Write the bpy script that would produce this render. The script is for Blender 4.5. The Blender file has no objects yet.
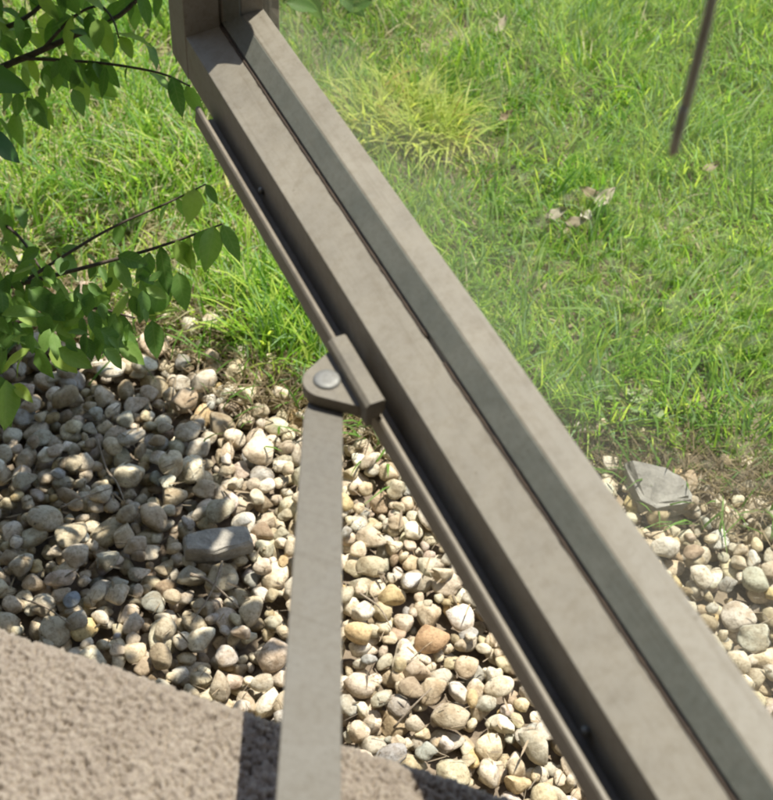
import bpy, bmesh, math, random
import numpy as np
from mathutils import Vector, Matrix
from math import sin, cos, radians, pi

random.seed(7)
rng = np.random.default_rng(7)
scene = bpy.context.scene
C = scene.collection

# ------------------------------------------------------------------ camera
FPX = 1279.0                      # focal length in pixels of a 773 px wide picture
PITCH, ROLL, AZ = radians(45), radians(3.6), radians(109)
CAM = Vector((0, 0, 0.435))
_F = Vector((cos(AZ) * cos(PITCH), sin(AZ) * cos(PITCH), -sin(PITCH)))
_R0 = Vector((sin(AZ), -cos(AZ), 0))
_U0 = _R0.cross(_F)
_R = _R0 * cos(ROLL) + _U0 * sin(ROLL)
_U = -_R0 * sin(ROLL) + _U0 * cos(ROLL)
cd = bpy.data.cameras.new('camera')
cam = bpy.data.objects.new('camera', cd)
C.objects.link(cam)
cam.matrix_world = Matrix(((_R.x, _U.x, -_F.x, CAM.x), (_R.y, _U.y, -_F.y, CAM.y), (_R.z, _U.z, -_F.z, CAM.z), (0, 0, 0, 1)))
cd.sensor_fit = 'HORIZONTAL'
cd.sensor_width = 36
cd.lens = 36 * FPX / 773
cd.clip_start = 0.01
cd.clip_end = 400
cd.dof.use_dof = True
cd.dof.focus_distance = 1.05
cd.dof.aperture_fstop = 17
scene.camera = cam

# ------------------------------------------------------------------ light
SUN_EL, SUN_AZ = radians(67), radians(75.5)
w = bpy.data.worlds.new('World')
scene.world = w
w.use_nodes = True
nt = w.node_tree
sky = nt.nodes.new('ShaderNodeTexSky')
sky.sky_type = 'NISHITA'
sky.sun_disc = False
sky.sun_elevation = SUN_EL
sky.sun_rotation = pi / 2 - SUN_AZ
bg = nt.nodes['Background']
bg.inputs['Strength'].default_value = 0.125
nt.links.new(sky.outputs[0], bg.inputs[0])
sl = bpy.data.lights.new('sun', 'SUN')
sl.energy = 5.0
sl.angle = radians(0.5)
sl.color = (1.0, 0.95, 0.86)
so = bpy.data.objects.new('sun', sl)
C.objects.link(so)
so.location = (0, 6, 8)
so.rotation_euler = Vector((cos(SUN_AZ) * cos(SUN_EL), sin(SUN_AZ) * cos(SUN_EL), sin(SUN_EL))).to_track_quat('Z', 'Y').to_euler()
vs = scene.view_settings
vs.view_transform = 'Standard'
vs.look = 'None'
vs.gamma = 1
vs.exposure = 0.82
scene.cycles.filter_width = 1.9

# ------------------------------------------------------------------ helpers
def ray(x, y):
    return (_R * (x - 386.5) - _U * (y - 400) + _F * FPX) / FPX
def at(x, y, depth):                # a point at a given depth along a pixel's direction
    return CAM + ray(x, y) * depth
def onz(x, y, z):                   # where a pixel's direction meets a level
    d = ray(x, y)
    return CAM + d * ((z - CAM.z) / d.z)
def proj(p):
    d = Vector(p) - CAM
    k = d.dot(_F)
    if k <= 0.02:
        return (-9999, -9999, k)
    return (386.5 + FPX * d.dot(_R) / k, 400 - FPX * d.dot(_U) / k, k)

def tag(o, label=None, cat=None, group=None, kind=None):
    if label: o['label'] = label
    if cat: o['category'] = cat
    if group: o['group'] = group
    if kind: o['kind'] = kind
    return o
def empty(name, loc=(0, 0, 0), rz=0):
    o = bpy.data.objects.new(name, None)
    o.empty_display_size = 0.05
    C.objects.link(o)
    o.location = loc
    o.rotation_euler = (0, 0, rz)
    return o
def link(name, me, mat=None, parent=None):
    o = bpy.data.objects.new(name, me)
    C.objects.link(o)
    if mat and not me.materials:
        me.materials.append(mat)
    o.parent = parent
    return o
def build(name, bm, mat, parent=None, smooth=False):
    me = bpy.data.meshes.new(name)
    bmesh.ops.recalc_face_normals(bm, faces=bm.faces)
    bm.to_mesh(me)
    bm.free()
    if smooth:
        me.polygons.foreach_set('use_smooth', [True] * len(me.polygons))
    return link(name, me, mat, parent)
def np_mesh(name, verts, faces, mat, parent=None, smooth=True, col=None):
    """faces: (n,k) int array; col: per-vertex (n,3) colours"""
    me = bpy.data.meshes.new(name)
    nv, (nf, k) = len(verts), faces.shape
    me.vertices.add(nv)
    me.vertices.foreach_set('co', np.asarray(verts, np.float32).ravel())
    me.loops.add(nf * k)
    me.loops.foreach_set('vertex_index', faces.astype(np.int32).ravel())
    me.polygons.add(nf)
    me.polygons.foreach_set('loop_start', np.arange(0, nf * k, k, dtype=np.int32))
    me.polygons.foreach_set('loop_total', np.full(nf, k, np.int32))
    me.polygons.foreach_set('use_smooth', np.full(nf, smooth, bool))
    if col is not None:
        a = me.color_attributes.new('tint', 'FLOAT_COLOR', 'POINT')
        a.data.foreach_set('color', np.c_[col, np.ones(nv)].astype(np.float32).ravel())
    me.update()
    me.validate()
    return link(name, me, mat, parent)
def box(bm, x0, x1, y0, y1, z0, z1):
    v = [bm.verts.new((x, y, z)) for x in (x0, x1) for y in (y0, y1) for z in (z0, z1)]
    for f in ((0, 1, 3, 2), (4, 6, 7, 5), (0, 4, 5, 1), (2, 3, 7, 6), (0, 2, 6, 4), (1, 5, 7, 3)):
        bm.faces.new([v[i] for i in f])
def prism(pts, a0, a1, place, bev=0.0006):
    """profile polygon pts swept from a0 to a1; place(p, q, a) -> xyz"""
    bm = bmesh.new()
    lo = [bm.verts.new(place(p, q, a0)) for p, q in pts]
    hi = [bm.verts.new(place(p, q, a1)) for p, q in pts]
    n = len(pts)
    bm.faces.new(lo)
    bm.faces.new(hi[::-1])
    for i in range(n):
        bm.faces.new((lo[i], lo[(i + 1) % n], hi[(i + 1) % n], hi[i]))
    bmesh.ops.recalc_face_normals(bm, faces=bm.faces)
    if bev:
        bmesh.ops.bevel(bm, geom=bm.edges[:], offset=bev, segments=2, affect='EDGES', profile=0.6)
    return bm
def tube(bm, pts, radii, n=8, wob=0.0):
    rings = []
    pts = [Vector(p) for p in pts]
    up = Vector((0.31, 0.22, 0.9)).normalized()
    for i, p in enumerate(pts):
        t = (pts[min(i + 1, len(pts) - 1)] - pts[max(i - 1, 0)]).normalized()
        s = t.cross(up)
        if s.length < 0.1:
            s = t.cross(Vector((1, 0, 0)))
        s.normalize()
        v = t.cross(s)
        r = radii[i]
        rings.append([bm.verts.new(p + (s * cos(2 * pi * k / n) + v * sin(2 * pi * k / n)) * r * (1 + random.uniform(-wob, wob))) for k in range(n)])
    for a, b in zip(rings, rings[1:]):
        for k in range(n):
            bm.faces.new((a[k], a[(k + 1) % n], b[(k + 1) % n], b[k]))
    bm.faces.new(rings[0][::-1])
    bm.faces.new(rings[-1])
def spline(pts, n):
    """Catmull-Rom through pts"""
    P = [Vector(p) for p in pts]
    P = [P[0] * 2 - P[1]] + P + [P[-1] * 2 - P[-2]]
    out = []
    for i in range(1, len(P) - 2):
        for k in range(n):
            t = k / n
            a, b, c, d = P[i - 1:i + 3]
            out.append(0.5 * ((2 * b) + (c - a) * t + (2 * a - 5 * b + 4 * c - d) * t * t + (3 * b - a - 3 * c + d) * t ** 3))
    out.append(P[-2])
    return out
def vnoise(shape, cell, seed):
    """smooth value noise on a grid, cell in grid steps"""
    r = np.random.default_rng(seed)
    g = r.random((int(shape[0] / cell) + 3, int(shape[1] / cell) + 3))
    i = np.arange(shape[0]) / cell
    j = np.arange(shape[1]) / cell
    i0, j0 = i.astype(int), j.astype(int)
    fi, fj = (i - i0)[:, None], (j - j0)[None]
    fi, fj = fi * fi * (3 - 2 * fi), fj * fj * (3 - 2 * fj)
    a, b = g[np.ix_(i0, j0)], g[np.ix_(i0 + 1, j0)]
    c, d = g[np.ix_(i0, j0 + 1)], g[np.ix_(i0 + 1, j0 + 1)]
    return (a * (1 - fi) + b * fi) * (1 - fj) + (c * (1 - fi) + d * fi) * fj - 0.5

# ------------------------------------------------------------------ materials
def mat(name):
    m = bpy.data.materials.new(name)
    m.use_nodes = True
    return m, m.node_tree, m.node_tree.nodes['Principled BSDF']
def nd(t, kind, **kw):
    n = t.nodes.new(kind)
    for k, v in kw.items():
        if k in n.inputs.keys() if hasattr(n.inputs, 'keys') else False:
            n.inputs[k].default_value = v
        else:
            setattr(n, k, v)
    return n
def ramp(t, fac, stops):
    r = t.nodes.new('ShaderNodeValToRGB')
    e = r.color_ramp.elements
    while len(e) < len(stops):
        e.new(0.5)
    for x, (p, c) in zip(e, stops):
        x.position = p
        x.color = (*c, 1)
    t.links.new(fac, r.inputs[0])
    return r.outputs[0]
def coords(t):
    return t.nodes.new('ShaderNodeTexCoord').outputs['Object']
def noise(t, vec, scale, detail=4, rough=0.6):
    n = nd(t, 'ShaderNodeTexNoise', Scale=scale, Detail=detail, Roughness=rough)
    t.links.new(vec, n.inputs['Vector'])
    return n.outputs['Fac']
def bump(t, h, b, strength, dist):
    n = nd(t, 'ShaderNodeBump', Strength=strength, Distance=dist)
    t.links.new(h, n.inputs['Height'])
    t.links.new(n.outputs[0], b.inputs['Normal'])
def mixc(t, fac, a, b, mode='MIX'):
    n = t.nodes.new('ShaderNodeMix')
    n.data_type = 'RGBA'
    n.blend_type = mode
    for s, v in ((n.inputs['Factor'], fac), (n.inputs['A'], a), (n.inputs['B'], b)):
        if isinstance(v, (int, float)):
            s.default_value = v
        elif isinstance(v, tuple):
            s.default_value = (*v, 1)
        else:
            t.links.new(v, s)
    return n.outputs['Result']

def coated(name, base, dusty, rough=0.5, blot=14, metal=0.0):
    m, t, b = mat(name)
    v = coords(t)
    f = ramp(t, noise(t, v, blot, 8, 0.75), [(0.35, (0, 0, 0)), (0.68, (1, 1, 1))])
    c = mixc(t, f, base, dusty)
    gr = ramp(t, noise(t, v, blot * 9, 6, 0.8), [(0.36, (0.80, 0.77, 0.72)), (0.55, (1, 1, 1))])
    c = mixc(t, 0.8, c, gr, 'MULTIPLY')
    spk = ramp(t, noise(t, v, 330, 2, 0.5), [(0.22, (0.55, 0.50, 0.43)), (0.27, (1, 1, 1))])
    c = mixc(t, 0.8, c, spk, 'MULTIPLY')
    mp = nd(t, 'ShaderNodeMapping')                    # fine scuffs along the length, runs of dried water across
    mp.inputs['Scale'].default_value = (6, 260, 260)
    t.links.new(v, mp.inputs[0])
    c = mixc(t, 0.55, c, ramp(t, noise(t, mp.outputs[0], 1.0, 5, 0.7), [(0.30, (0.70, 0.66, 0.60)), (0.46, (1, 1, 1)), (0.64, (1, 1, 1)), (0.72, (1.12, 1.11, 1.09))]), 'MULTIPLY')
    sp = ramp(t, noise(t, v, 900, 2), [(0.62, (1, 1, 1)), (0.75, (0.78, 0.76, 0.72))])
    c = mixc(t, 0.7, c, sp, 'MULTIPLY')
    t.links.new(c, b.inputs['Base Color'])
    rr = nd(t, 'ShaderNodeMapRange')
    t.links.new(f, rr.inputs[0])
    rr.inputs[3].default_value = rough
    rr.inputs[4].default_value = rough + 0.25
    t.links.new(rr.outputs[0], b.inputs['Roughness'])
    b.inputs['Metallic'].default_value = metal
    bump(t, noise(t, v, 1400, 3), b, 0.12, 0.0004)
    return m
M = {}
M['frame'] = coated('clay_paint', (0.262, 0.232, 0.188), (0.33, 0.293, 0.238))
M['arm'] = coated('arm_coating', (0.145, 0.129, 0.105), (0.18, 0.16, 0.13), 0.45, 30)
M['track'] = coated('track_bronze', (0.21, 0.178, 0.14), (0.31, 0.265, 0.21), 0.4, 40)
M['bracket'] = coated('bracket_coating', (0.19, 0.165, 0.13), (0.25, 0.218, 0.17), 0.45, 60)
M['gasket'] = coated('grey_gasket', (0.15, 0.155, 0.13), (0.21, 0.21, 0.18), 0.6, 30)
M['bead'] = coated('brown_bead', (0.05, 0.032, 0.022), (0.10, 0.07, 0.05), 0.7, 60)
M['steel'] = coated('rivet_steel', (0.30, 0.30, 0.285), (0.23, 0.22, 0.21), 0.5, 80, 0.5)
M['stake'] = coated('stake_metal', (0.50, 0.47, 0.36), (0.60, 0.56, 0.44), 0.6, 20)

# dusty pane: thin clear glass with a fresnel reflection and a film of dust
m, t, b = mat('dusty_glass')
v = coords(t)
t.nodes.remove(b)
tr = nd(t, 'ShaderNodeBsdfTransparent')
tr.inputs[0].default_value = (0.96, 0.972, 0.955, 1)
gl = nd(t, 'ShaderNodeBsdfGlossy')
gl.inputs['Roughness'].default_value = 0.02
lw = nd(t, 'ShaderNodeLayerWeight')              # Schlick reflection of a thin sheet, the same from both sides
pw = nd(t, 'ShaderNodeMath', operation='POWER')
t.links.new(lw.outputs['Facing'], pw.inputs[0])
pw.inputs[1].default_value = 5
fr = nd(t, 'ShaderNodeMath', operation='MULTIPLY_ADD')
t.links.new(pw.outputs[0], fr.inputs[0])
fr.inputs[1].default_value = 0.96
fr.inputs[2].default_value = 0.035
mx = nd(t, 'ShaderNodeMixShader')
t.links.new(fr.outputs[0], mx.inputs[0])
t.links.new(tr.outputs[0], mx.inputs[1])
t.links.new(gl.outputs[0], mx.inputs[2])
du = nd(t, 'ShaderNodeBsdfTranslucent')
du.inputs[0].default_value = (0.62, 0.58, 0.5, 1)
dd = nd(t, 'ShaderNodeBsdfDiffuse')
dd.inputs[0].default_value = (0.62, 0.58, 0.5, 1)
dmx = nd(t, 'ShaderNodeMixShader')
t.links.new(du.outputs[0], dmx.inputs[1])
t.links.new(dd.outputs[0], dmx.inputs[2])
sx = nd(t, 'ShaderNodeSeparateXYZ')
t.links.new(v, sx.inputs[0])
mr = nd(t, 'ShaderNodeMapRange')          # dirt gathers along the bottom edge of the pane
t.links.new(sx.outputs['Z'], mr.inputs[0])
mr.inputs[1].default_value = 0.03
mr.inputs[2].default_value = 0.16
mr.inputs[3].default_value = 0.055
mr.inputs[4].default_value = 0.006
nz = nd(t, 'ShaderNodeMath', operation='MULTIPLY')
t.links.new(mr.outputs[0], nz.inputs[0])
t.links.new(ramp(t, noise(t, v, 26, 5, 0.7), [(0.3, (0.3, 0.3, 0.3)), (0.7, (1, 1, 1))]), nz.inputs[1])
m2 = nd(t, 'ShaderNodeMixShader')
t.links.new(nz.outputs[0], m2.inputs[0])
t.links.new(mx.outputs[0], m2.inputs[1])
t.links.new(dmx.outputs[0], m2.inputs[2])
t.links.new(m2.outputs[0], t.nodes['Material Output'].inputs[0])
M['glass'] = m

# rough-cast sill
m, t, b = mat('rough_cast')
v = coords(t)
c = ramp(t, noise(t, v, 260, 4, 0.7), [(0.3, (0.205, 0.164, 0.131)), (0.5, (0.30, 0.248, 0.20)), (0.72, (0.395, 0.338, 0.276))])
c = mixc(t, 0.5, c, ramp(t, noise(t, v, 18, 4), [(0.35, (0.8, 0.78, 0.76)), (0.65, (1, 1, 1))]), 'MULTIPLY')
t.links.new(c, b.inputs['Base Color'])
b.inputs['Roughness'].default_value = 0.95
bump(t, noise(t, v, 700, 4), b, 0.6, 0.001)
M['sill'] = m
m, t, b = mat('house_render')
v = coords(t)
t.links.new(ramp(t, noise(t, v, 6, 8), [(0.3, (0.062, 0.056, 0.047)), (0.7, (0.095, 0.086, 0.072))]), b.inputs['Base Color'])
b.inputs['Roughness'].default_value = 0.95
bump(t, noise(t, v, 160, 5), b, 0.5, 0.004)
M['wall'] = m

def stone_mat(name, source):
    m, t, b = mat(name)
    if source == 'object':
        c = t.nodes.new('ShaderNodeObjectInfo').outputs['Color']
        rnd = t.nodes.new('ShaderNodeObjectInfo').outputs['Random']
    else:
        a = t.nodes.new('ShaderNodeAttribute')
        a.attribute_name = 'tint'
        c = a.outputs['Color']
    v = t.nodes.new('ShaderNodeNewGeometry').outputs['Position']
    sp = ramp(t, noise(t, v, 240, 5, 0.75), [(0.3, (0.42, 0.36, 0.29)), (0.5, (0.97, 0.97, 0.96)), (0.75, (1.0, 0.99, 0.96))])
    c = mixc(t, 0.9, c, sp, 'MULTIPLY')
    lg = ramp(t, noise(t, v, 55, 3, 0.6), [(0.33, (0.55, 0.47, 0.37)), (0.56, (1, 1, 1))])
    c = mixc(t, 0.8, c, lg, 'MULTIPLY')
    t.links.new(c, b.inputs['Base Color'])
    b.inputs['Roughness'].default_value = 0.7
    bump(t, noise(t, v, 260, 7, 0.75), b, 0.8, 0.003)
    return m
M['stone_o'] = stone_mat('pebble_stone', 'object')
M['stone_s'] = stone_mat('pebble_stone_mass', 'attr')

def rock_mat(name, lo, hi, sc):
    m, t, b = mat(name)
    v = coords(t)
    t.links.new(ramp(t, noise(t, v, sc, 8, 0.7), [(0.35, lo), (0.65, hi)]), b.inputs['Base Color'])
    b.inputs['Roughness'].default_value = 0.8
    bump(t, noise(t, v, sc * 4, 6, 0.7), b, 0.6, 0.003)
    return m
M['rock'] = rock_mat('grey_rock', (0.16, 0.15, 0.128), (0.34, 0.32, 0.275), 34)
M['slate'] = rock_mat('slate_rock', (0.20, 0.185, 0.155), (0.38, 0.35, 0.29), 45)
M['soil'] = rock_mat('soil', (0.12, 0.092, 0.062), (0.26, 0.205, 0.14), 60)
M['turf'] = rock_mat('turf_soil', (0.10, 0.085, 0.045), (0.26, 0.21, 0.12), 35)
M['bark'] = rock_mat('bark', (0.05, 0.035, 0.025), (0.13, 0.095, 0.07), 120)
M['twig'] = rock_mat('dry_twig', (0.19, 0.145, 0.10), (0.36, 0.30, 0.22), 200)

def foliage_mat(name, source, trans, gloss=0.4, stops=None):
    m, t, b = mat(name)
    if source == 'attr':
        a = t.nodes.new('ShaderNodeAttribute')
        a.attribute_name = 'tint'
        c = a.outputs['Color']
    else:
        c = ramp(t, t.nodes.new('ShaderNodeObjectInfo').outputs['Random'], stops)
        v = coords(t)
        c = mixc(t, 0.5, c, ramp(t, noise(t, v, 9, 4), [(0.3, (0.7, 0.75, 0.6)), (0.7, (1, 1, 1))]), 'MULTIPLY')
        sx = nd(t, 'ShaderNodeSeparateXYZ')
        t.links.new(v, sx.inputs[0])
        ab = nd(t, 'ShaderNodeMath', operation='ABSOLUTE')
        t.links.new(sx.outputs['Y'], ab.inputs[0])
        wv = nd(t, 'ShaderNodeMath', operation='MULTIPLY_ADD')      # side veins run forward from the midrib
        t.links.new(ab.outputs[0], wv.inputs[0])
        wv.inputs[1].default_value = -0.8
        t.links.new(sx.outputs['X'], wv.inputs[2])
        sn = nd(t, 'ShaderNodeMath', operation='PINGPONG')
        t.links.new(wv.outputs[0], sn.inputs[0])
        sn.inputs[1].default_value = 0.06
        side = ramp(t, sn.outputs[0], [(0.004, (1, 1, 1)), (0.012, (0, 0, 0))])
        rib = ramp(t, ab.outputs[0], [(0.008, (1, 1, 1)), (0.02, (0, 0, 0))])
        vein = nd(t, 'ShaderNodeMath', operation='MAXIMUM')
        t.links.new(side, vein.inputs[0])
        t.links.new(rib, vein.inputs[1])
        vm = nd(t, 'ShaderNodeMath', operation='MULTIPLY')
        t.links.new(vein.outputs[0], vm.inputs[0])
        vm.inputs[1].default_value = 0.28
        c = mixc(t, vm.outputs[0], c, mixc(t, 0.5, c, (0.42, 0.5, 0.22)))
    t.links.new(c, b.inputs['Base Color'])
    b.inputs['Roughness'].default_value = gloss
    b.inputs['Specular IOR Level'].default_value = 0.3
    tl = t.nodes.new('ShaderNodeBsdfTranslucent')
    t.links.new(mixc(t, 1.0, c, (1.0, 1.0, 0.62), 'MULTIPLY'), tl.inputs[0])
    mx = t.nodes.new('ShaderNodeMixShader')
    mx.inputs[0].default_value = trans
    t.links.new(b.outputs[0], mx.inputs[1])
    t.links.new(tl.outputs[0], mx.inputs[2])
    t.links.new(mx.outputs[0], t.nodes['Material Output'].inputs[0])
    return m
M['grass'] = foliage_mat('grass_blades', 'attr', 0.58, 0.5)
M['leaf'] = foliage_mat('shrub_leaf', 'object', 0.55, 0.5, [(0.0, (0.11, 0.22, 0.055)), (0.5, (0.18, 0.33, 0.085)), (0.85, (0.28, 0.45, 0.11)), (1.0, (0.42, 0.56, 0.13))])
M['dry_leaf'] = foliage_mat('dead_leaf', 'object', 0.2, 0.7, [(0.0, (0.55, 0.46, 0.36)), (0.5, (0.30, 0.21, 0.14)), (1.0, (0.75, 0.68, 0.57))])
M['pale_leaf'] = foliage_mat('weed_leaf', 'object', 0.4, 0.5, [(0.0, (0.28, 0.36, 0.17)), (1.0, (0.42, 0.48, 0.27))])

# ------------------------------------------------------------------ ground
GZ = -0.75                     # garden level
EDGE_Y = 1.135                 # where lawn meets the gravel strip
EX = [-1.4, -0.90, -0.83, -0.74, -0.64, -0.55, -0.48, -0.30, -0.09, -0.04, 0.02, 0.116, 0.6]
EY = [1.05, 1.04, 1.07, 1.10, 1.105, 1.075, 1.05, 1.08, 1.135, 1.135, 1.13, 1.15, 1.15]
def lawn_edge(x):
    return np.interp(x, EX, EY) + 0.008 * np.sin(29 * x + 2) + 0.006 * np.sin(61 * x)
# lawn soil: fine near the house, reaching to the horizon
xs = np.r_[-220, -60, -20, -8, np.linspace(-4, 3, 71), 8, 20, 60, 220]
ys = np.r_[np.linspace(0, 1, 34), np.linspace(1.1, 2, 10), 4, 10, 30, 90, 240]
gv = []
for y in ys:
    for x in xs:
        e = lawn_edge(max(-4, min(3, x)))
        yy = e + y * 3.2 if y <= 1 else e + 3.2 * y
        gv.append((x, yy, GZ + 0.012 + 0.010 * math.sin(2.3 * x + 1.1 * yy) * math.sin(1.7 * yy) + (0.008 if y > 0 else -0.02)))
nx, ny = len(xs), len(ys)
gf = np.array([(j * nx + i, j * nx + i + 1, (j + 1) * nx + i + 1, (j + 1) * nx + i) for j in range(ny - 1) for i in range(nx - 1)])
o = np_mesh('lawn', np.array(gv), gf, M['turf'])
tag(o, 'sunlit green lawn beyond the pebble strip', 'lawn', kind='structure')
# soil under the pebbles
bm = bmesh.new()
box(bm, -6, 6, 0.12, 1.30, GZ - 0.25, GZ - 0.012)
gravel = build('gravel_bed', bm, M['soil'])
tag(gravel, 'strip of pale river pebbles along the house', 'gravel bed', kind='structure')

# ------------------------------------------------------------------ house
bm = bmesh.new()
OX0, OX1, OZ0, OZ1 = -0.60, 0.17, -0.12, 1.22
box(bm, -5, OX0, 0.02, 0.14, GZ - 0.2, 5.0)
box(bm, OX1, 5, 0.02, 0.14, GZ - 0.2, 5.0)
box(bm, OX0, OX1, 0.02, 0.14, GZ - 0.2, OZ0)
box(bm, OX0, OX1, 0.02, 0.14, OZ1, 5.0)
bmesh.ops.remove_doubles(bm, verts=bm.verts, dist=1e-5)
o = build('house_wall', bm, M['wall'])
tag(o, 'dark brown rendered house wall around the window opening', 'wall')

# the dark room behind the opening
bm = bmesh.new()
box(bm, -2.2, 2.2, -3.2, 0.019, GZ + 0.02, 2.2)
bm.faces.ensure_lookup_table()
bmesh.ops.delete(bm, geom=[f for f in bm.faces if f.calc_center_median().y > 0], context='FACES')
o = build('room', bm, M['wall'])
tag(o, 'dim room behind the window', 'room', kind='structure')
# sill: rough-cast nosing, fine grid where it is seen
SZ, SY = -0.09, 0.2765
prof = [(0.142, SZ + 0.004)]
prof += [(y, SZ + 0.004 * (SY - y) / 0.12) for y in np.arange(0.17, SY - 0.008, 0.0008)]
for k in range(1, 14):
    a = pi / 2 * k / 13
    prof.append((SY - 0.008 + 0.008 * sin(a), SZ - 0.008 + 0.008 * cos(a)))
prof += [(SY, z) for z in np.arange(SZ - 0.009, SZ - 0.03, -0.0016)] + [(SY, SZ - 0.07), (0.142, SZ - 0.075)]
prof = np.array(prof)
tan = np.gradient(prof, axis=0)
nrm = np.c_[-tan[:, 1], tan[:, 0]]
nrm /= np.linalg.norm(nrm, axis=1)[:, None]
sxs = np.r_[np.linspace(-0.70, -0.33, 30), np.arange(-0.329, 0.02, 0.0008), np.linspace(0.022, 0.26, 20)]
sh = (len(sxs), len(prof))
n1_, n2_ = vnoise(sh, 1.4, 1), vnoise(sh, 2.1, 2)
h = 1.5 * n1_ + 1.2 * n2_ + 0.9 * vnoise(sh, 1.5, 3)
h = 0.0014 * h - 0.0023 * np.clip(-(n1_ + n2_) - 0.30, 0, 1) / 0.5 + 0.002 * vnoise(sh, 40, 4)
h[:, -2:] = 0
h[:, 0] = 0
P = np.zeros((*sh, 3))
P[..., 0] = sxs[:, None]
P[..., 1] = prof[None, :, 0] + nrm[None, :, 0] * h + np.where(prof[None, :, 0] > 0.2, (np.clip(0.05 * (sxs + 0.27), 0, 0.02))[:, None], 0) * np.clip((prof[None, :, 0] - 0.17) / 0.09, 0, 1)
P[..., 2] = prof[None, :, 1] + nrm[None, :, 1] * h
n1 = sh[1]
i, j = np.meshgrid(np.arange(sh[0] - 1), np.arange(n1), indexing='ij')
jn = (j + 1) % n1
sf = np.stack([i * n1 + j, (i + 1) * n1 + j, (i + 1) * n1 + jn, i * n1 + jn], -1).reshape(-1, 4)[:, ::-1]
o = np_mesh('window_sill', P.reshape(-1, 3), sf, M['sill'], smooth=True)
tag(o, 'rough tan stucco window sill with coarse grainy surface', 'sill')

# window frame set in the opening (behind the sash)
wf = empty('window_frame', (0, 0.1, -0.055))
tag(wf, 'tan fixed window frame in the wall opening', 'window frame')
def wpart(name, *b, mat='frame'):
    bm = bmesh.new()
    box(bm, *b)
    bmesh.ops.bevel(bm, geom=bm.edges[:], offset=0.0015, segments=2, affect='EDGES')
    q = build(name, bm, M[mat], wf)
    q.matrix_parent_inverse = Matrix.Translation((0, -0.1, 0.055))
wpart('sill_bar', OX0 - 0.01, OX1 + 0.01, 0.05, 0.138, SZ - 0.062, -0.022)
wpart('jamb', OX0 - 0.01, OX0 + 0.04, 0.05, 0.138, -0.0225, OZ1 - 0.04)
wpart('jamb', OX1 - 0.04, OX1 + 0.01, 0.05, 0.138, -0.0225, OZ1 - 0.04)
wpart('head_bar', OX0 - 0.01, OX1 + 0.01, 0.05, 0.138, OZ1 - 0.0405, OZ1 + 0.005)

# ------------------------------------------------------------------ open casement sash
# local axes of the sash: x = r runs along the rail towards the free end, y = -u (u points to the outside), z up
SO = Vector((-0.09295, 0.34767, 0))
sash = empty('casement_sash', (SO.x, SO.y, -0.006), radians(135))
tag(sash, 'open tan casement window sash with dusty glass pane', 'window')
def sp(u, r, z):
    return (r, -u, z + 0.006)
RE, RH, TOP = 0.433, -0.278, 1.10           # free end, hinge end, top
rail = [(0.0105, -0.006), (0.0105, 0.0235), (0.0305, 0.0312), (0.0318, 0.0290), (0.0335, 0.0325), (0.0420, 0.0420), (0.0555, 0.0448),
        (0.0568, 0.030), (0.0615, 0.028), (0.0680, 0.018), (0.0690, -0.006)]
RI, RI2 = 0.3975, RH + 0.0355
build('bottom_rail', prism([(p, q) for p, q in rail], RI2 - 0.01, RI + 0.004, lambda u, z, r: sp(u, r, z)), M['frame'], sash)
build('top_rail', prism([(p, TOP - q) for p, q in rail], RI2 - 0.01, RI + 0.004, lambda u, z, r: sp(u, r, z)), M['frame'], sash)
# stile profile in (u, distance from outer edge)
st = [(0.0100, 0.0), (0.0100, 0.0350), (0.0305, 0.0425), (0.0318, 0.0405), (0.0335, 0.0440), (0.0420, 0.0525), (0.0552, 0.0550),
      (0.0566, 0.0415), (0.0622, 0.0415), (0.0690, 0.0455), (0.0705, 0.0)]
build('stile', prism([(u, RE - s) for u, s in st], -0.0065, TOP + 0.0065, lambda u, r, z: sp(u, r, z)), M['frame'], sash)
build('stile', prism([(u, RH + s) for u, s in st], -0.0065, TOP + 0.0065, lambda u, r, z: sp(u, r, z)), M['frame'], sash)
# glazing gasket lying on the sloped bead, its own grey strip
g = [(0.0330, 0.0326), (0.0412, 0.0418), (0.0405, 0.0426), (0.0322, 0.0334)]
build('gasket', prism(g, RI2 + 0.006, RI - 0.006, lambda u, z, r: sp(u, r, z), 0.0003), M['gasket'], sash)
g2 = [(0.0332, 0.0443), (0.0414, 0.0525), (0.0406, 0.0533), (0.0324, 0.0451)]
build('gasket', prism([(u, RE - s) for u, s in g2], 0.036, TOP - 0.036, lambda u, r, z: sp(u, r, z), 0.0003), M['gasket'], sash)
# brown sealing bead in the groove, broken once
def rr(x, y, z, u=None):
    p = onz(x, y, z)
    return (p.x - SO.x) * cos(radians(135)) + (p.y - SO.y) * sin(radians(135))
ga, gb = rr(431, 335, 0.032), rr(445, 362, 0.032)
for r0, r1 in ((RI2 + 0.004, gb), (ga, RI - 0.003)):
    bm = bmesh.new()
    n = int((r1 - r0) / 0.004)
    pts, rad = [], []
    for k in range(n + 1):
        r = r0 + (r1 - r0) * k / n
        pts.append(sp(0.0311 + random.uniform(-1, 1) * 0.00008, r, 0.0314 + random.uniform(-1, 1) * 0.0001))
        rad.append(0.00085 * random.uniform(0.8, 1.15))
    tube(bm, pts, rad, 6, 0.03)
    build('seal_bead', bm, M['bead'], sash, True)
# glass
build('glass_pane', prism([(0.0578, 0.029), (0.0606, 0.029), (0.0606, TOP - 0.029), (0.0578, TOP - 0.029)], RI2 - 0.004, RI + 0.008, lambda u, z, r: sp(u, r, z), 0), M['glass'], sash)
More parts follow.
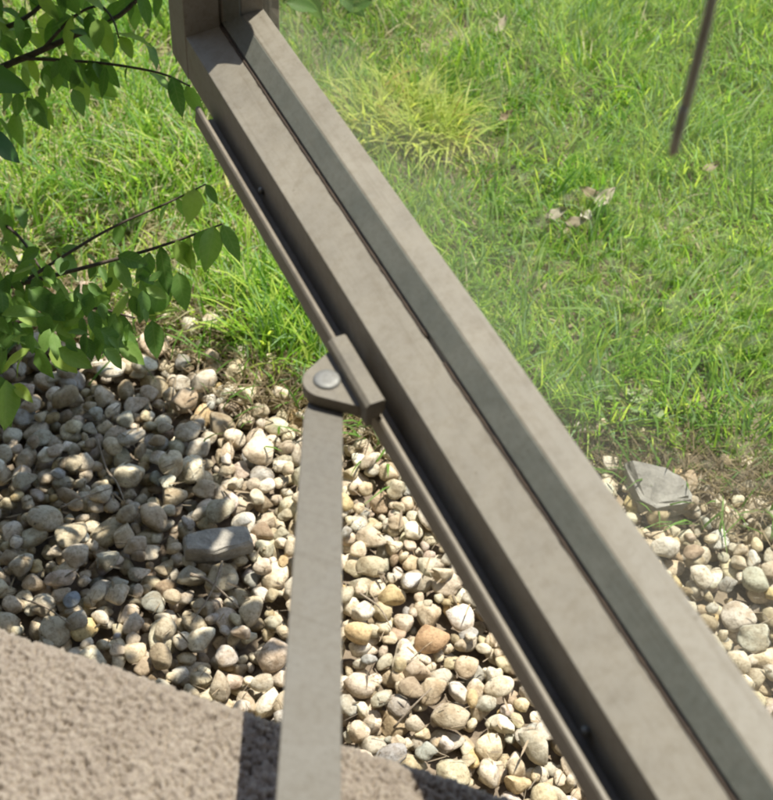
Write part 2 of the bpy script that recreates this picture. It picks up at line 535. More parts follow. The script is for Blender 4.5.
# operator track: a slim lipped channel under the inner face
TR0, TR1 = -0.17, 0.349
tk = [(0.0220, -0.0090), (0.0012, -0.0090), (-0.0008, -0.0060), (0.0, 0.0032), (0.0010, 0.0046), (0.0026, 0.0045), (0.0034, 0.0032), (0.0028, -0.0040), (0.0046, -0.0060), (0.0100, -0.0062), (0.0220, -0.0063)]
build('track', prism(tk, TR0, TR1, lambda u, z, r: sp(u, r, z), 0.0003), M['track'], sash)
for x, y in ((249, 192), (568, 737)):
    r = rr(x, y, 0.004)
    bm = bmesh.new()
    bmesh.ops.create_uvsphere(bm, u_segments=12, v_segments=8, radius=1, matrix=Matrix.Translation(sp(0.0092, r, 0.003)) @ Matrix.Diagonal((0.0022, 0.0016, 0.0022, 1)))
    build('screw', bm, M['steel'], sash, True)
# bracket: pivot plate with rounded end, upright channel clipped on the track
def uv(x, y, z):
    p = onz(x, y, z)
    d = Vector((p.x - SO.x, p.y - SO.y))
    b45 = radians(45); b135 = radians(135)
    return d.x * cos(b45) + d.y * sin(b45), d.x * cos(b135) + d.y * sin(b135)
ZP = 0.0078
pu, pr = uv(327, 380, ZP)
eu, er = uv(357, 407, ZP)
au, ar_ = uv(328, 354, ZP)
R0 = 0.0118
outline = []
def tangent(qu, qr, side):          # angle on the eye where a straight edge from (qu, qr) touches it
    du_, dr_ = qu - pu, qr - pr
    return math.atan2(dr_, du_) + side * math.acos(min(1, R0 / math.hypot(du_, dr_)))
t0 = tangent(max(au, pu + 0.006), ar_ + 0.0012, 1) % (2 * pi)
t1 = tangent(eu + 0.001, er, -1) % (2 * pi)
for k in range(15):
    a = t0 + (t1 - t0) * k / 14
    outline.append((pu + R0 * cos(a), pr + R0 * sin(a)))
outline += [(eu + 0.001, er), (0.0015, er), (0.0015, ar_ + 0.0012), (max(au, pu + 0.006), ar_ + 0.0012)]
bk = empty('pivot_bracket')
bk.parent = sash
build('pivot_plate', prism(outline, 0.0009, ZP, lambda u, r, z: sp(u, r, z), 0.0005), M['bracket'], bk)
tu0, tr0 = uv(331, 338, 0.0155)
tu1, tr1 = uv(364, 406, 0.0155)
tu2, _ = uv(348, 338, 0.0155)
um = (tu0 + tu1) / 2
build('track_clip', prism([(um, 0.0005), (um - 0.0002, 0.0135), (um + 0.0018, 0.0155), (um + 0.0085, 0.0160), (um + 0.0096, 0.0148), (um + 0.0096, 0.0095), (um + 0.0070, 0.0060), (um + 0.0070, 0.0050), (um + 0.0030, 0.0048), (um + 0.0030, 0.0005)],
                          tr1, tr0, lambda u, z, r: sp(u, r, z), 0.0004), M['bracket'], bk)
bm = bmesh.new()
prev = None
for rad, z in ((0.0, 0.0016), (0.0035, 0.00155), (0.0054, 0.0013), (0.0065, 0.0008), (0.0068, 0.0002), (0.0067, -0.0003)):
    ring = [bm.verts.new(sp(pu + rad * cos(2 * pi * k / 24), pr + rad * sin(2 * pi * k / 24), ZP + z)) for k in range(24)] if rad else [bm.verts.new(sp(pu, pr, ZP + z))]
    if prev:
        for k in range(24):
            if len(prev) == 1:
                bm.faces.new((prev[0], ring[k], ring[(k + 1) % 24]))
            else:
                bm.faces.new((prev[k], ring[k], ring[(k + 1) % 24], prev[(k + 1) % 24]))
    prev = ring
build('rivet', bm, M['steel'], bk, True)
# hinge leaf joining the sash to the frame
bm = prism([(0.012, -0.0095), (0.050, -0.0095), (0.050, -0.0065), (0.012, -0.0065)], RH - 0.03, RH + 0.11, lambda u, z, r: sp(u, r, z), 0.0004)
build('hinge_leaf', bm, M['steel'], sash)

# ------------------------------------------------------------------ crank operator with its arm
op = empty('window_operator', (-0.035, 0.075, -0.0215))
tag(op, 'flat tan operator arm reaching out to the riveted sash bracket', 'operator arm')
inv = Matrix.Translation((0.035, -0.075, 0.0215))
pv = onz(327, 380, ZP)
aL, aR = onz(303.5, 415, 0), onz(343, 415, 0)
bL, bR = onz(275.5, 800, 0), onz(341, 800, 0)
dL, dR = (aL - bL), (aR - bR)
kx = 0.62
cL, cR = bL - dL * kx, bR - dR * kx
mid = (aL + aR) / 2
ad = ((mid - (bL + bR) / 2)).normalized()
an = Vector((ad.y, -ad.x, 0))
hw = (aR - aL).length / 2
tipc = Vector((pv.x, pv.y, 0)) + an * 0.0025
pts = [cL, bL, aL]
for k in range(1, 12):
    a = pi * k / 12
    pts.append(tipc - an * hw * cos(a) + ad * hw * 0.85 * sin(a))
pts += [aR, bR, cR]
bm = prism([(p.x, p.y) for p in pts], -0.0032, 0.0004, lambda a, b_, z: (a, b_, z), 0.0006)
o = build('arm', bm, M['arm'], op)
o.matrix_parent_inverse = inv
bm = bmesh.new()
box(bm, -0.075, 0.015, 0.052, 0.108, -0.0222, 0.016)
bmesh.ops.bevel(bm, geom=bm.edges[:], offset=0.008, segments=3, affect='EDGES')
o = build('housing', bm, M['arm'], op)
o.matrix_parent_inverse = inv

# ------------------------------------------------------------------ pebbles
PAL = np.array([(0.56, 0.49, 0.36), (0.50, 0.425, 0.29), (0.42, 0.385, 0.305), (0.66, 0.61, 0.49), (0.52, 0.405, 0.21), (0.48, 0.40, 0.29), (0.35, 0.345, 0.31), (0.33, 0.26, 0.17), (0.53, 0.475, 0.37), (0.42, 0.36, 0.25)])
PW = np.array([0.24, 0.18, 0.13, 0.10, 0.03, 0.06, 0.04, 0.05, 0.13, 0.06])
def ico(level):
    bm = bmesh.new()
    bmesh.ops.create_icosphere(bm, subdivisions=level, radius=1)
    bm.verts.ensure_lookup_table()
    V = np.array([v.co[:] for v in bm.verts])
    Fc = np.array([[v.index for v in f.verts] for f in bm.faces])
    bm.free()
    return V / np.linalg.norm(V, axis=1)[:, None], Fc
I2 = ico(3)      # 320 faces
I1 = ico(2)      # 80 faces
def stone_shape(V, r):
    P = V.copy()
    for _ in range(3):                                   # broad lumps
        d = r.normal(size=3); d /= np.linalg.norm(d)
        P *= (1 + 0.13 * r.normal() * np.sin(2.6 * V @ d + r.uniform(0, 6)))[:, None]
    for _ in range(r.integers(4, 10)):                    # worn flats
        d = r.normal(size=3); d /= np.linalg.norm(d)
        k = r.uniform(0.58, 0.88)
        e = P @ d - k
        P -= np.where(e > 0, e * 0.9, 0)[:, None] * d
    return P / np.abs(P).max(0)
SH2 = [stone_shape(I2[0], np.random.default_rng(100 + k)) for k in range(20)]
SH1 = [stone_shape(I1[0], np.random.default_rng(100 + k)) for k in range(20)]
GX0, GX1, GY0, GY1, CS = -1.35, 0.62, 0.14, 1.20, 0.004
HW, HH = int((GX1 - GX0) / CS), int((GY1 - GY0) / CS)
hm = np.full((HW, HH), GZ - 0.012)
idm = np.full((HW, HH), -1)
stones = []
NS = 13800
for s in range(NS):
    # small and large pebbles mixed, the big ones less often
    a = min(0.0205, max(0.0042, rng.lognormal(math.log(0.0098), 0.32)))
    b_ = a * rng.uniform(0.62, 0.95)
    c_ = a * rng.uniform(0.42, 0.72)
    th = rng.uniform(0, pi)
    n = int(a / CS) + 1
    gx, gy = np.meshgrid(np.arange(-n, n + 1) * CS, np.arange(-n, n + 1) * CS, indexing='ij')
    X, Y = gx * cos(th) + gy * sin(th), -gx * sin(th) + gy * cos(th)
    q = 1 - (X / a) ** 2 - (Y / b_) ** 2
    msk = q > 0
    dome = np.where(msk, c_ * np.sqrt(np.maximum(q, 0)), -1)
    best = None
    for _ in range(5):
        ci, cj = rng.integers(n, HW - n), rng.integers(n, HH - n)
        z0 = np.where(msk, hm[ci - n:ci + n + 1, cj - n:cj + n + 1] + dome, -9).max()
        if best is None or z0 < best[0]:
            best = (z0, ci, cj)
    z0, ci, cj = best
    z0 -= 0.0025
    top = np.where(msk, z0 + dome, -9)
    sl_ = (slice(ci - n, ci + n + 1), slice(cj - n, cj + n + 1))
    up = top > hm[sl_]
    hm[sl_] = np.where(up, top, hm[sl_])
    idm[sl_] = np.where(up, s, idm[sl_])
    stones.append((GX0 + (ci + 0.5) * CS, GY0 + (cj + 0.5) * CS, z0, a, b_, c_, th, rng.integers(0, 20), rng.choice(10, p=PW / PW.sum()), rng.uniform(-0.35, 0.35), rng.uniform(-0.35, 0.35), rng.uniform(0.82, 1.14)))
vis = np.bincount(idm[idm >= 0].ravel(), minlength=NS)
def hidden(x, y):
    """behind the sash, arm or sill in the picture"""
    if x < 6 or x > 767 or y < 6 or y > 794: return True
    lo = 193 + (y - 110) / 1.683
    hi = 276 + (y - 30) / 1.37
    if lo - 6 < x < hi + 6: return True
    if y > 330 and 303 - (y - 415) * 0.07 - 6 < x < 349: return True
    return y > 628 + 0.33 * x
score = []
for s, S in enumerate(stones):
    px, py, dep = proj(S[:3])
    score.append(0 if hidden(px, py) else vis[s] / dep ** 2)
chosen = set(np.argsort(score)[::-1][:296].tolist())
special = {}
for x, y, col in ((47, 531, (0.55, 0.42, 0.17)), (77, 596, (0.30, 0.33, 0.35)), (408, 572, (0.78, 0.76, 0.72)), (402, 600, (0.55, 0.43, 0.22)),
                  (530, 776, (0.66, 0.52, 0.30)), (655, 512, (0.50, 0.40, 0.24)), (710, 532, (0.66, 0.64, 0.58)), (745, 545, (0.70, 0.66, 0.56)), (432, 650, (0.50, 0.33, 0.18)), (462, 660, (0.62, 0.50, 0.34))):
    bst = min(chosen, key=lambda s: (proj(stones[s][:3])[0] - x) ** 2 + (proj(stones[s][:3])[1] - y) ** 2)
    special[bst] = col
def stone_matrix(S):
    return Matrix.Translation(S[:3]) @ Matrix.Rotation(S[6], 4, 'Z') @ Matrix.Rotation(S[9], 4, 'X') @ Matrix.Rotation(S[10], 4, 'Y') @ Matrix.Diagonal((S[3] * 1.08, S[4] * 1.08, S[5] * 1.1, 1))
smesh = []
for k in range(20):
    q = bpy.data.meshes.new('pebble')
    q.from_pydata(SH2[k].tolist(), [], I2[1].tolist())
    q.polygons.foreach_set('use_smooth', [True] * len(q.polygons))
    q.materials.append(M['stone_o'])
    smesh.append(q)
MV, MF, MC, off = [], [], [], 0
for s, S in enumerate(stones):
    if vis[s] < 2:
        continue
    jit = 1 + 0.035 * np.random.default_rng(s).normal(size=3) * np.array((0.5, 0.5, 1))
    col = np.array(special.get(s, PAL[S[8]] * S[11] * jit * 1.25))
    if s in chosen:
        o = bpy.data.objects.new('pebble', smesh[S[7]])
        C.objects.link(o)
        o.parent = gravel
        o.matrix_world = stone_matrix(S)
        o.color = (*np.clip(col, 0, 1), 1)
    else:
        V0, F0 = (SH2[S[7]], I2[1]) if score[s] > 0 and vis[s] > 9 else (SH1[S[7]], I1[1])
        Mx = np.array(stone_matrix(S))
        MV.append(V0 @ Mx[:3, :3].T + Mx[:3, 3])
        MF.append(F0 + off)
        off += len(V0)
        MC.append(np.repeat(np.clip(col, 0, 1)[None], len(V0), 0))
o = np_mesh('pebble_mass', np.concatenate(MV), np.concatenate(MF), M['stone_s'], gravel, True, np.concatenate(MC))
o['kind'] = 'stuff'
def gravel_top(x, y):
    i, j = int((x - GX0) / CS), int((y - GY0) / CS)
    if 3 <= i < HW - 3 and 3 <= j < HH - 3:
        return hm[i - 2:i + 3, j - 2:j + 3].max()
    return GZ + 0.03

DEB = []
for k in range(1700):
    x, y = rng.uniform(-1.0, 0.35), rng.uniform(0.35, 1.12)
    DEB.append((x, y, gravel_top(x, y)))
# ------------------------------------------------------------------ rocks and twigs lying on the pebbles
def rock(name, poly, base_z, hgt, mat_, label, cat, inset=0.82, tilt=0):
    pts = [onz(x, y, base_z) for x, y in poly]
    c = sum(pts, Vector()) / len(pts)
    bm = bmesh.new()
    lo = [bm.verts.new((p - c) * 1.0 + Vector((0, 0, -0.012))) for p in pts]
    md = [bm.verts.new((p - c) * 1.02 + Vector((0, 0, hgt * random.uniform(0.45, 0.6)))) for p in pts]
    hi = [bm.verts.new((p - c) * inset * random.uniform(0.93, 1.05) + Vector((0, 0, hgt * random.uniform(0.85, 1.1) + tilt * (p - c).y))) for p in pts]
    n = len(pts)
    for A, B in ((lo, md), (md, hi)):
        for k in range(n):
            bm.faces.new((A[k], A[(k + 1) % n], B[(k + 1) % n], B[k]))
    bm.faces.new(hi)
    bm.faces.new(lo[::-1])
    bmesh.ops.triangulate(bm, faces=bm.faces[:])
    bmesh.ops.recalc_face_normals(bm, faces=bm.faces)
    bmesh.ops.subdivide_edges(bm, edges=bm.edges[:], cuts=2, use_grid_fill=True, smooth=0.15)
    for v in bm.verts:
        v.co += Vector((random.uniform(-1, 1), random.uniform(-1, 1), random.uniform(-1, 1))) * 0.0009
    o = build(name, bm, M[mat_])
    o.location = c
    return tag(o, label, cat)
rock('angular_rock', [(624, 468), (640, 505), (655, 512), (690, 506), (686, 490), (662, 478)], GZ + 0.030, 0.017, 'rock', 'angular pale grey rock at the lawn edge', 'rock', 0.86, 0.25)
rock('flat_rock', [(184, 541), (186, 556), (215, 557), (253, 546), (247, 531), (215, 533)], GZ + 0.034, 0.011, 'slate', 'long flat tan grey stone lying on the pebbles', 'rock', 0.9)
def twig(px, rad, label):
    pts = []
    for x, y in px:
        p = onz(x, y, GZ + 0.04)
        pts.append(Vector((p.x, p.y, gravel_top(p.x, p.y) + rad * 0.8)))
    zs = [p.z for p in pts]
    pts = spline(pts, 5)
    b0 = pts[0].copy()
    bm = bmesh.new()
    tube(bm, [p - b0 for p in pts], [rad * (1 - 0.6 * k / len(pts)) for k in range(len(pts))], 6, 0.15)
    o = build('dry_twig', bm, M['twig'], None, True)
    o.location = b0
    tag(o, label, 'twig', 'dry twigs on the pebbles')
twig([(96, 432), (104, 455), (116, 478), (124, 500)], 0.0018, 'thin dry twig under the shrub leaves, running away from the house')
twig([(222, 556), (216, 575), (206, 592), (190, 610)], 0.0016, 'thin dry twig touching the long flat tan grey stone')
twig([(190, 570), (208, 576), (232, 590)], 0.0022, 'pale stubby dry twig close to the long flat tan grey stone')
twig([(60, 505), (85, 492), (112, 484)], 0.0014, 'thin dry twig beside the ochre pebble under the shrub')
twig([(395, 712), (415, 700), (432, 684)], 0.0013, 'thin dry twig on the pebbles between arm and sash track')
twig([(360, 590), (380, 604), (392, 622)], 0.0012, 'short dry twig on the pebbles close to the operator arm')
twig([(20, 590), (46, 604), (70, 622)], 0.0013, 'thin dry twig beside the blue grey pebble')

# ------------------------------------------------------------------ grass
def blades(root, length, width, lean, azim, col, curl):
    """numpy blades: 4 levels, 7 vertices each"""
    n = len(root)
    d = np.c_[np.cos(azim), np.sin(azim), np.zeros(n)]
    s = np.c_[-np.sin(azim), np.cos(azim), np.zeros(n)]
    tw = rng.uniform(-0.9, 0.9, n)
    s = s * np.cos(tw)[:, None] + d * np.sin(tw)[:, None]
    V = np.zeros((n, 7, 3))
    for k, tt in enumerate((0, 0.36, 0.7, 1.0)):
        ang = lean + curl * tt
        hor = length * tt * np.sin(ang)
        ver = length * tt * np.cos(ang)
        c = root + d * hor[:, None]
        c[:, 2] += np.maximum(ver, 0.002)
        wd = width * (0.75, 1.0, 0.72, 0)[k] / 2
        if k < 3:
            V[:, 2 * k] = c - s * wd[:, None]
            V[:, 2 * k + 1] = c + s * wd[:, None]
        else:
            V[:, 6] = c
    f = np.array([(0, 1, 3), (0, 3, 2), (2, 3, 5), (2, 5, 4), (4, 5, 6)])
    Fc = (f[None] + (np.arange(n) * 7)[:, None, None]).reshape(-1, 3)
    grad = np.array((0.75, 0.75, 1, 1, 1.05, 1.05, 1.1))
    col = np.repeat(col[:, None], 7, 1)
    return V.reshape(-1, 3), Fc, col.reshape(-1, 3)
def field(n, x0, x1, y0, y1, gap=0.0):
    x = rng.uniform(x0, x1, n)
    y = rng.uniform(y0, y1, n)
    e = lawn_edge(x)
    k = y > e - 0.015 + 0.05 * rng.random(n) ** 2 + gap
    return x[k], y[k]
def patch(x, y, sc, ph):
    return (np.sin(x * sc + ph) * np.cos(y * sc * 1.13 + 2 * ph) + np.sin(x * sc * 2.3 - y * sc * 1.7 + ph * 3) * 0.6 + np.sin(y * sc * 3.1 + x * sc * 2.7 + ph) * 0.4) / 2
AV, AF, AC, off = [], [], [], 0
def add(*a):
    global off
    v, f, c = blades(*a)
    AV.append(v); AF.append(f + off); AC.append(c); off += len(v)
def lush(n, x0, x1, y0, y1, wide=1.0):
    x, y = field(n, x0, x1, y0, y1)
    thin = (x < -0.58) & (rng.random(len(x)) < np.clip(0.15 + 0.9 * patch(x, y, 9, 4.0), 0, 0.75))     # worn, thinner turf by the shrub
    x, y = x[~thin], y[~thin]
    n = len(x)
    tall = 0.75 + 0.35 * patch(x, y, 6, 1.0)
    dry = np.clip(0.25 + 0.9 * patch(x, y, 4.2, 0.3) + np.where(x < -0.60, 0.85, 0) - np.where(x > -0.45, 0.22, 0), 0, 1)
    clump = rng.normal(0, 0.25, n) + 1.7 * patch(x, y, 11, 2.2)
    az = rng.uniform(0, 2 * pi, n) * 0.6 + clump * 2
    L = np.clip(rng.normal(0.074, 0.022, n) * tall, 0.02, 0.15)
    near = np.clip((y - lawn_edge(x)) / 0.08 + 0.4, 0.5, 1)
    L = L * near
    W = rng.uniform(0.0020, 0.0040, n) * wide
    g = rng.random(n)[:, None]
    green = np.array((0.14, 0.31, 0.035)) * (1 - g) + np.array((0.37, 0.58, 0.075)) * g
    lime = np.array((0.56, 0.70, 0.13))
    straw = np.array((0.70, 0.64, 0.40))
    blue = np.array((0.30, 0.46, 0.22))
    pick = rng.random(n)
    c = green.copy()
    c[pick < 0.18] = lime * rng.uniform(0.8, 1.1, ((pick < 0.18).sum(), 1))
    c[pick > 0.80] = blue * rng.uniform(0.8, 1.2, ((pick > 0.80).sum(), 1))
    sd = rng.random(n) < 0.04 + 0.36 * dry
    c[sd] = straw * rng.uniform(0.6, 1.15, (sd.sum(), 1))
    lean = np.abs(rng.normal(0.28, 0.24, n))
    lean[sd] += 0.5
    curl = rng.uniform(0.05, 0.8, n)
    root = np.c_[x, y, np.full(n, GZ + 0.012)]
    add(root, L, W, lean, az, c, curl)
    # thatch of dead blades lying flat, its colour darkened for shade between blades
    m_ = n // 4
    x, y = x[:m_], y[:m_]
    c = np.array((0.34, 0.29, 0.16)) * rng.uniform(0.3, 1.1, (m_, 1))
    add(np.c_[x, y, np.full(m_, GZ + 0.018) + rng.uniform(0, 0.012, m_)], rng.uniform(0.02, 0.055, m_), rng.uniform(0.0015, 0.003, m_) * wide, rng.uniform(1.2, 1.5, m_), rng.uniform(0, 2 * pi, m_), c, np.zeros(m_))
lush(150000, -1.75, 0.55, 0.98, 2.75)
lush(30000, -4.0, 3.0, 1.0, 5.5, 2.0)
# a dead straw fringe along the pebbles
x = rng.uniform(-1.5, 0.5, 5200)
e = lawn_edge(x)
y = e + rng.normal(0.01, 0.03, len(x))
c = np.array((0.30, 0.235, 0.14)) * rng.uniform(0.35, 1.3, (len(x), 1))
add(np.c_[x, y, np.full(len(x), GZ + 0.022)], rng.uniform(0.02, 0.06, len(x)), rng.uniform(0.001, 0.0024, len(x)), rng.uniform(0.7, 1.45, len(x)), rng.uniform(0, 2 * pi, len(x)), c, rng.uniform(0, 0.4, len(x)))
# long arching blades standing proud of the lawn
x, y = field(900, -1.3, 0.4, 1.16, 2.5)
n = len(x)
g = rng.random(n)[:, None]
add(np.c_[x, y, np.full(n, GZ + 0.015)], rng.uniform(0.09, 0.17, n), rng.uniform(0.003, 0.0055, n), rng.uniform(0.1, 0.7, n), rng.uniform(0, 2 * pi, n), np.array((0.12, 0.27, 0.03)) * (1 - g) + np.array((0.26, 0.38, 0.09)) * g, rng.uniform(0.4, 1.5, n))
# a few shoots coming up through the pebbles near the lawn
x = rng.uniform(-0.95, 0.3, 260)
y = lawn_edge(x) - np.abs(rng.normal(0, 0.05, 260))
n = len(x)
add(np.c_[x, y, np.full(n, GZ + 0.02)], rng.uniform(0.03, 0.07, n), rng.uniform(0.002, 0.004, n), rng.uniform(0.1, 0.8, n), rng.uniform(0, 2 * pi, n), np.array((0.14, 0.27, 0.05)) * rng.uniform(0.7, 1.3, (n, 1)), rng.uniform(0.2, 1, n))
o = np_mesh('grass', np.concatenate(AV), np.concatenate(AF), M['grass'], None, True, np.concatenate(AC))
tag(o, 'dense sunlit green grass blades of the lawn', 'grass', kind='stuff')

# straw and leaf crumbs lying between the pebbles
AV, AF, AC, off = [], [], [], 0
n = len(DEB)
rt = np.array(DEB)
rt[:, 2] -= 0.003
add(rt, rng.uniform(0.005, 0.024, n), rng.choice([0.0008, 0.001, 0.0014, 0.003], n), rng.uniform(1.42, 1.62, n), rng.uniform(0, 2 * pi, n), np.array((0.42, 0.34, 0.24)) * rng.uniform(0.3, 1.3, (n, 1)), rng.uniform(-0.2, 0.2, n))
o = np_mesh('plant_debris', np.concatenate(AV), np.concatenate(AF), M['grass'], gravel, True, np.concatenate(AC))
o['kind'] = 'stuff'

# feathery yellow green tuft behind the sash
AV, AF, AC, off = [], [], [], 0
c0 = onz(405, 128, GZ + 0.03)
n = 950
g = rng.random(n)[:, None]
cl = rng.integers(0, 7, n)
rt = np.c_[np.array((0.00, 0.05, -0.045, 0.03, -0.02, 0.07, -0.07))[cl] + rng.normal(0, 0.017, n), np.array((0.0, 0.035, -0.03, -0.03, 0.07, -0.015, 0.02))[cl] + rng.normal(0, 0.02, n), np.zeros(n)]
add(rt, rng.uniform(0.06, 0.13, n), rng.uniform(0.0025, 0.0055, n), rng.uniform(0.05, 0.6, n), rng.uniform(0, 2 * pi, n), np.where(rng.random((n, 1)) < 0.04, np.array((0.58, 0.42, 0.16)), np.array((0.44, 0.58, 0.11)) * (1 - g) + np.array((0.68, 0.68, 0.20)) * g), rng.uniform(0.2, 1.2, n))
o = np_mesh('yellow_tuft', np.concatenate(AV), np.concatenate(AF), M['grass'], None, True, np.concatenate(AC))
o.location = (c0.x, c0.y, GZ + 0.012)
tag(o, 'feathery yellow green plant tuft in the lawn beyond the glass', 'plant')

# ------------------------------------------------------------------ leaves
def leaf_mesh(name, width, fold, droop, mat_, seed, wav=0.0):
    r = random.Random(seed)
    rows = 7
    vs_, fs = [], []
    for i in range(rows):
        tt = i / (rows - 1)
        wd = width * (math.sin(pi * tt ** 0.8) ** 0.85 if 0 < tt < 1 else 0.02)
        z = -droop * tt * tt
        for k in (-1, -0.5, 0, 0.5, 1):
            vs_.append((tt, k * wd, z + fold * abs(k) * wd + wav * r.uniform(-1, 1) * (0.3 + abs(k))))
    for i in range(rows - 1):
        for k in range(4):
            a = i * 5 + k
            fs.append((a, a + 1, a + 6, a + 5))
    me = bpy.data.meshes.new(name)
    me.from_pydata(vs_, [], fs)
    me.polygons.foreach_set('use_smooth', [True] * len(fs))
    me.materials.append(M[mat_])
    return me
LM = [leaf_mesh('leaf', random.uniform(0.19, 0.30), random.uniform(0.0, 0.5), random.uniform(-0.1, 0.5), 'leaf', k, 0.028) for k in range(14)]
def leaf_matrix(base, tip_dir, up, size):
    x = tip_dir.normalized()
    y = up.cross(x).normalized()
    z = x.cross(y)
    m = Matrix((x, y, z)).transposed().to_4x4()
    return Matrix.Translation(base) @ m @ Matrix.Diagonal((size, size, size, 1))

SB = Vector((-1.16, 1.00, GZ - 0.02))
shrub = empty('leafy_shrub', SB)
tag(shrub, 'leafy green shrub with dark thin branches leaning over the pebbles', 'shrub')
sinv = Matrix.Translation(-SB)
def branch(pts, r0, r1, n=5):
    pts = spline(pts, n)
    bm = bmesh.new()
    tube(bm, pts, [r0 + (r1 - r0) * k / (len(pts) - 1) for k in range(len(pts))], 7, 0.06)
    o = build('branch', bm, M['bark'], shrub, True)
    o.matrix_parent_inverse = sinv
    return pts
# main stems rise outside the picture on the left
hub = [Vector((-1.12, 1.02, -0.45)), Vector((-1.20, 1.10, -0.40)), Vector((-1.06, 0.95, -0.50))]
branch([SB, SB + Vector((0.02, 0.01, 0.14)), hub[0], Vector((-1.02, 1.12, -0.10)), Vector((-0.93, 1.22, 0.18))], 0.011, 0.004)
branch([SB + Vector((-0.03, 0.02, 0)), hub[1], Vector((-1.28, 1.22, -0.05)), Vector((-1.22, 1.35, 0.30))], 0.010, 0.004)
branch([SB + Vector((0.03, -0.02, 0)), hub[2], Vector((-0.98, 0.86, -0.25)), Vector((-0.92, 0.92, 0.05))], 0.009, 0.003)
# branches seen in the picture: pixel path and distance from the camera along the view axis
B = [
    ([(-150, 150, 1.52), (-40, 88, 1.45), (0, 68, 1.43), (42, 50, 1.42), (78, 34, 1.41), (120, 15, 1.40), (165, -30, 1.38)], 0.0050, 0.0022),
    ([(20, 58, 1.42), (60, 60, 1.42), (110, 64, 1.40), (160, 73, 1.38), (190, 86, 1.36)], 0.0022, 0.0010),
    ([(42, 50, 1.42), (72, 18, 1.40), (98, 6, 1.39), (112, 18, 1.38), (119, 38, 1.37)], 0.0020, 0.0009),
    ([(-120, 60, 1.48), (-20, 35, 1.45), (25, 18, 1.43), (60, -14, 1.42)], 0.0042, 0.0020),
    ([(-130, 330, 1.36), (-40, 300, 1.33), (20, 284, 1.31), (75, 270, 1.30), (145, 251, 1.29), (190, 236, 1.28), (222, 224, 1.27)], 0.0034, 0.0009),
    ([(20, 284, 1.31), (70, 252, 1.31), (115, 226, 1.31), (165, 204, 1.31), (206, 184, 1.31)], 0.0020, 0.0008),
    ([(-60, 190, 1.40), (0, 222, 1.36), (22, 240, 1.34), (40, 268, 1.32)], 0.0024, 0.0012),
    ([(-130, 330, 1.36), (-40, 340, 1.28), (30, 318, 1.26), (90, 308, 1.25), (135, 318, 1.24)], 0.0030, 0.0010),
    ([(-130, 370, 1.34), (-60, 365, 1.24), (-15, 372, 1.22), (10, 385, 1.20)], 0.0030, 0.0012),
    ([(165, -30, 1.38), (230, -60, 1.42), (290, -40, 1.46), (318, -16, 1.48), (352, -12, 1.50)], 0.0020, 0.0010),
]
for pth, r0, r1 in B:
    branch([at(*p) for p in pth], r0, r1)
def put_leaf(x, y, size_px, ang, depth, face=False, up_bias=1.0):
    base = at(x, y, depth)
    a = radians(ang)
    tdir = _R * cos(a) - _U * sin(a) + _F * random.uniform(-0.35, 0.35)
    up = Vector((random.gauss(0, 0.5), random.gauss(-0.1, 0.5), up_bias)) - _F * random.uniform(-0.3, 0.5)
    if face:
        up = Vector((0, 0, 0.6)) - _F
    o = bpy.data.objects.new('leaf', random.choice(LM))
    C.objects.link(o)
    o.parent = shrub
    o.matrix_parent_inverse = sinv
    o.matrix_basis = leaf_matrix(base, tdir, up, size_px * depth / FPX * random.uniform(0.6, 1.0))
    return o
# leaves told apart one by one: base pixel, length in pixels, direction (0 right, 90 down), distance
for L_ in [(103, 18, 44, 88, 1.37), (120, 36, 34, 60, 1.37), (0, 8, 42, 20, 1.43), (25, 20, 36, 100, 1.42), (52, 4, 34, 60, 1.40), (140, -8, 36, 70, 1.37), (160, -6, 30, 100, 1.37),
           (72, 16, 30, 150, 1.40), (5, 40, 36, 60, 1.43), (150, 72, 34, 40, 1.37), (172, 76, 44, 75, 1.36), (186, 86, 40, 62, 1.36), (128, 66, 26, 110, 1.39), (95, 62, 28, 70, 1.40), (182, 42, 30, 120, 1.37),
           (286, 2, 34, 8, 1.47, True), (302, -6, 36, 38, 1.48, True), (338, -4, 36, 30, 1.50, True), (372, 0, 34, 160, 1.50, True),
           (222, 224, 48, 62, 1.27), (214, 226, 58, 98, 1.27), (205, 230, 46, 120, 1.27), (190, 236, 34, 95, 1.28), (176, 240, 36, 60, 1.28),
           (160, 246, 60, 78, 1.28), (178, 272, 46, 80, 1.28), (165, 276, 46, 105, 1.28), (150, 252, 42, 112, 1.29), (152, 320, 52, 82, 1.27), (140, 300, 40, 60, 1.27),
           (206, 184, 32, 60, 1.31), (196, 188, 36, 100, 1.31), (178, 198, 34, 75, 1.31), (168, 204, 36, 120, 1.31), (120, 224, 26, 100, 1.31),
           (6, 380, 74, 92, 1.19), (-8, 372, 60, 70, 1.20), (14, 384, 40, 40, 1.20), (-15, 372, 52, 110, 1.20),
           (36, 96, 40, 68, 1.42), (66, 100, 34, 62, 1.42), (18, 92, 36, 98, 1.42), (48, 108, 28, 80, 1.42), (60, 62, 34, 100, 1.41), (78, 62, 36, 60, 1.41), (30, 58, 36, 75, 1.42), (8, 62, 40, 90, 1.43)]:
    put_leaf(*L_)
rl = random.Random(21)
for k in range(156):
    y = rl.uniform(248, 352)
    x = rl.uniform(-25, 150 - max(0, y - 300) * 0.7)
    put_leaf(x, y, rl.uniform(20, 46), rl.gauss(75, 45), 1.31 - 0.0011 * (y - 250) + rl.uniform(-0.05, 0.05))
for k in range(14):
    put_leaf(rl.uniform(-25, 20), rl.uniform(200, 250), rl.uniform(28, 42), rl.gauss(70, 35), 1.36 + rl.uniform(-0.05, 0.05))
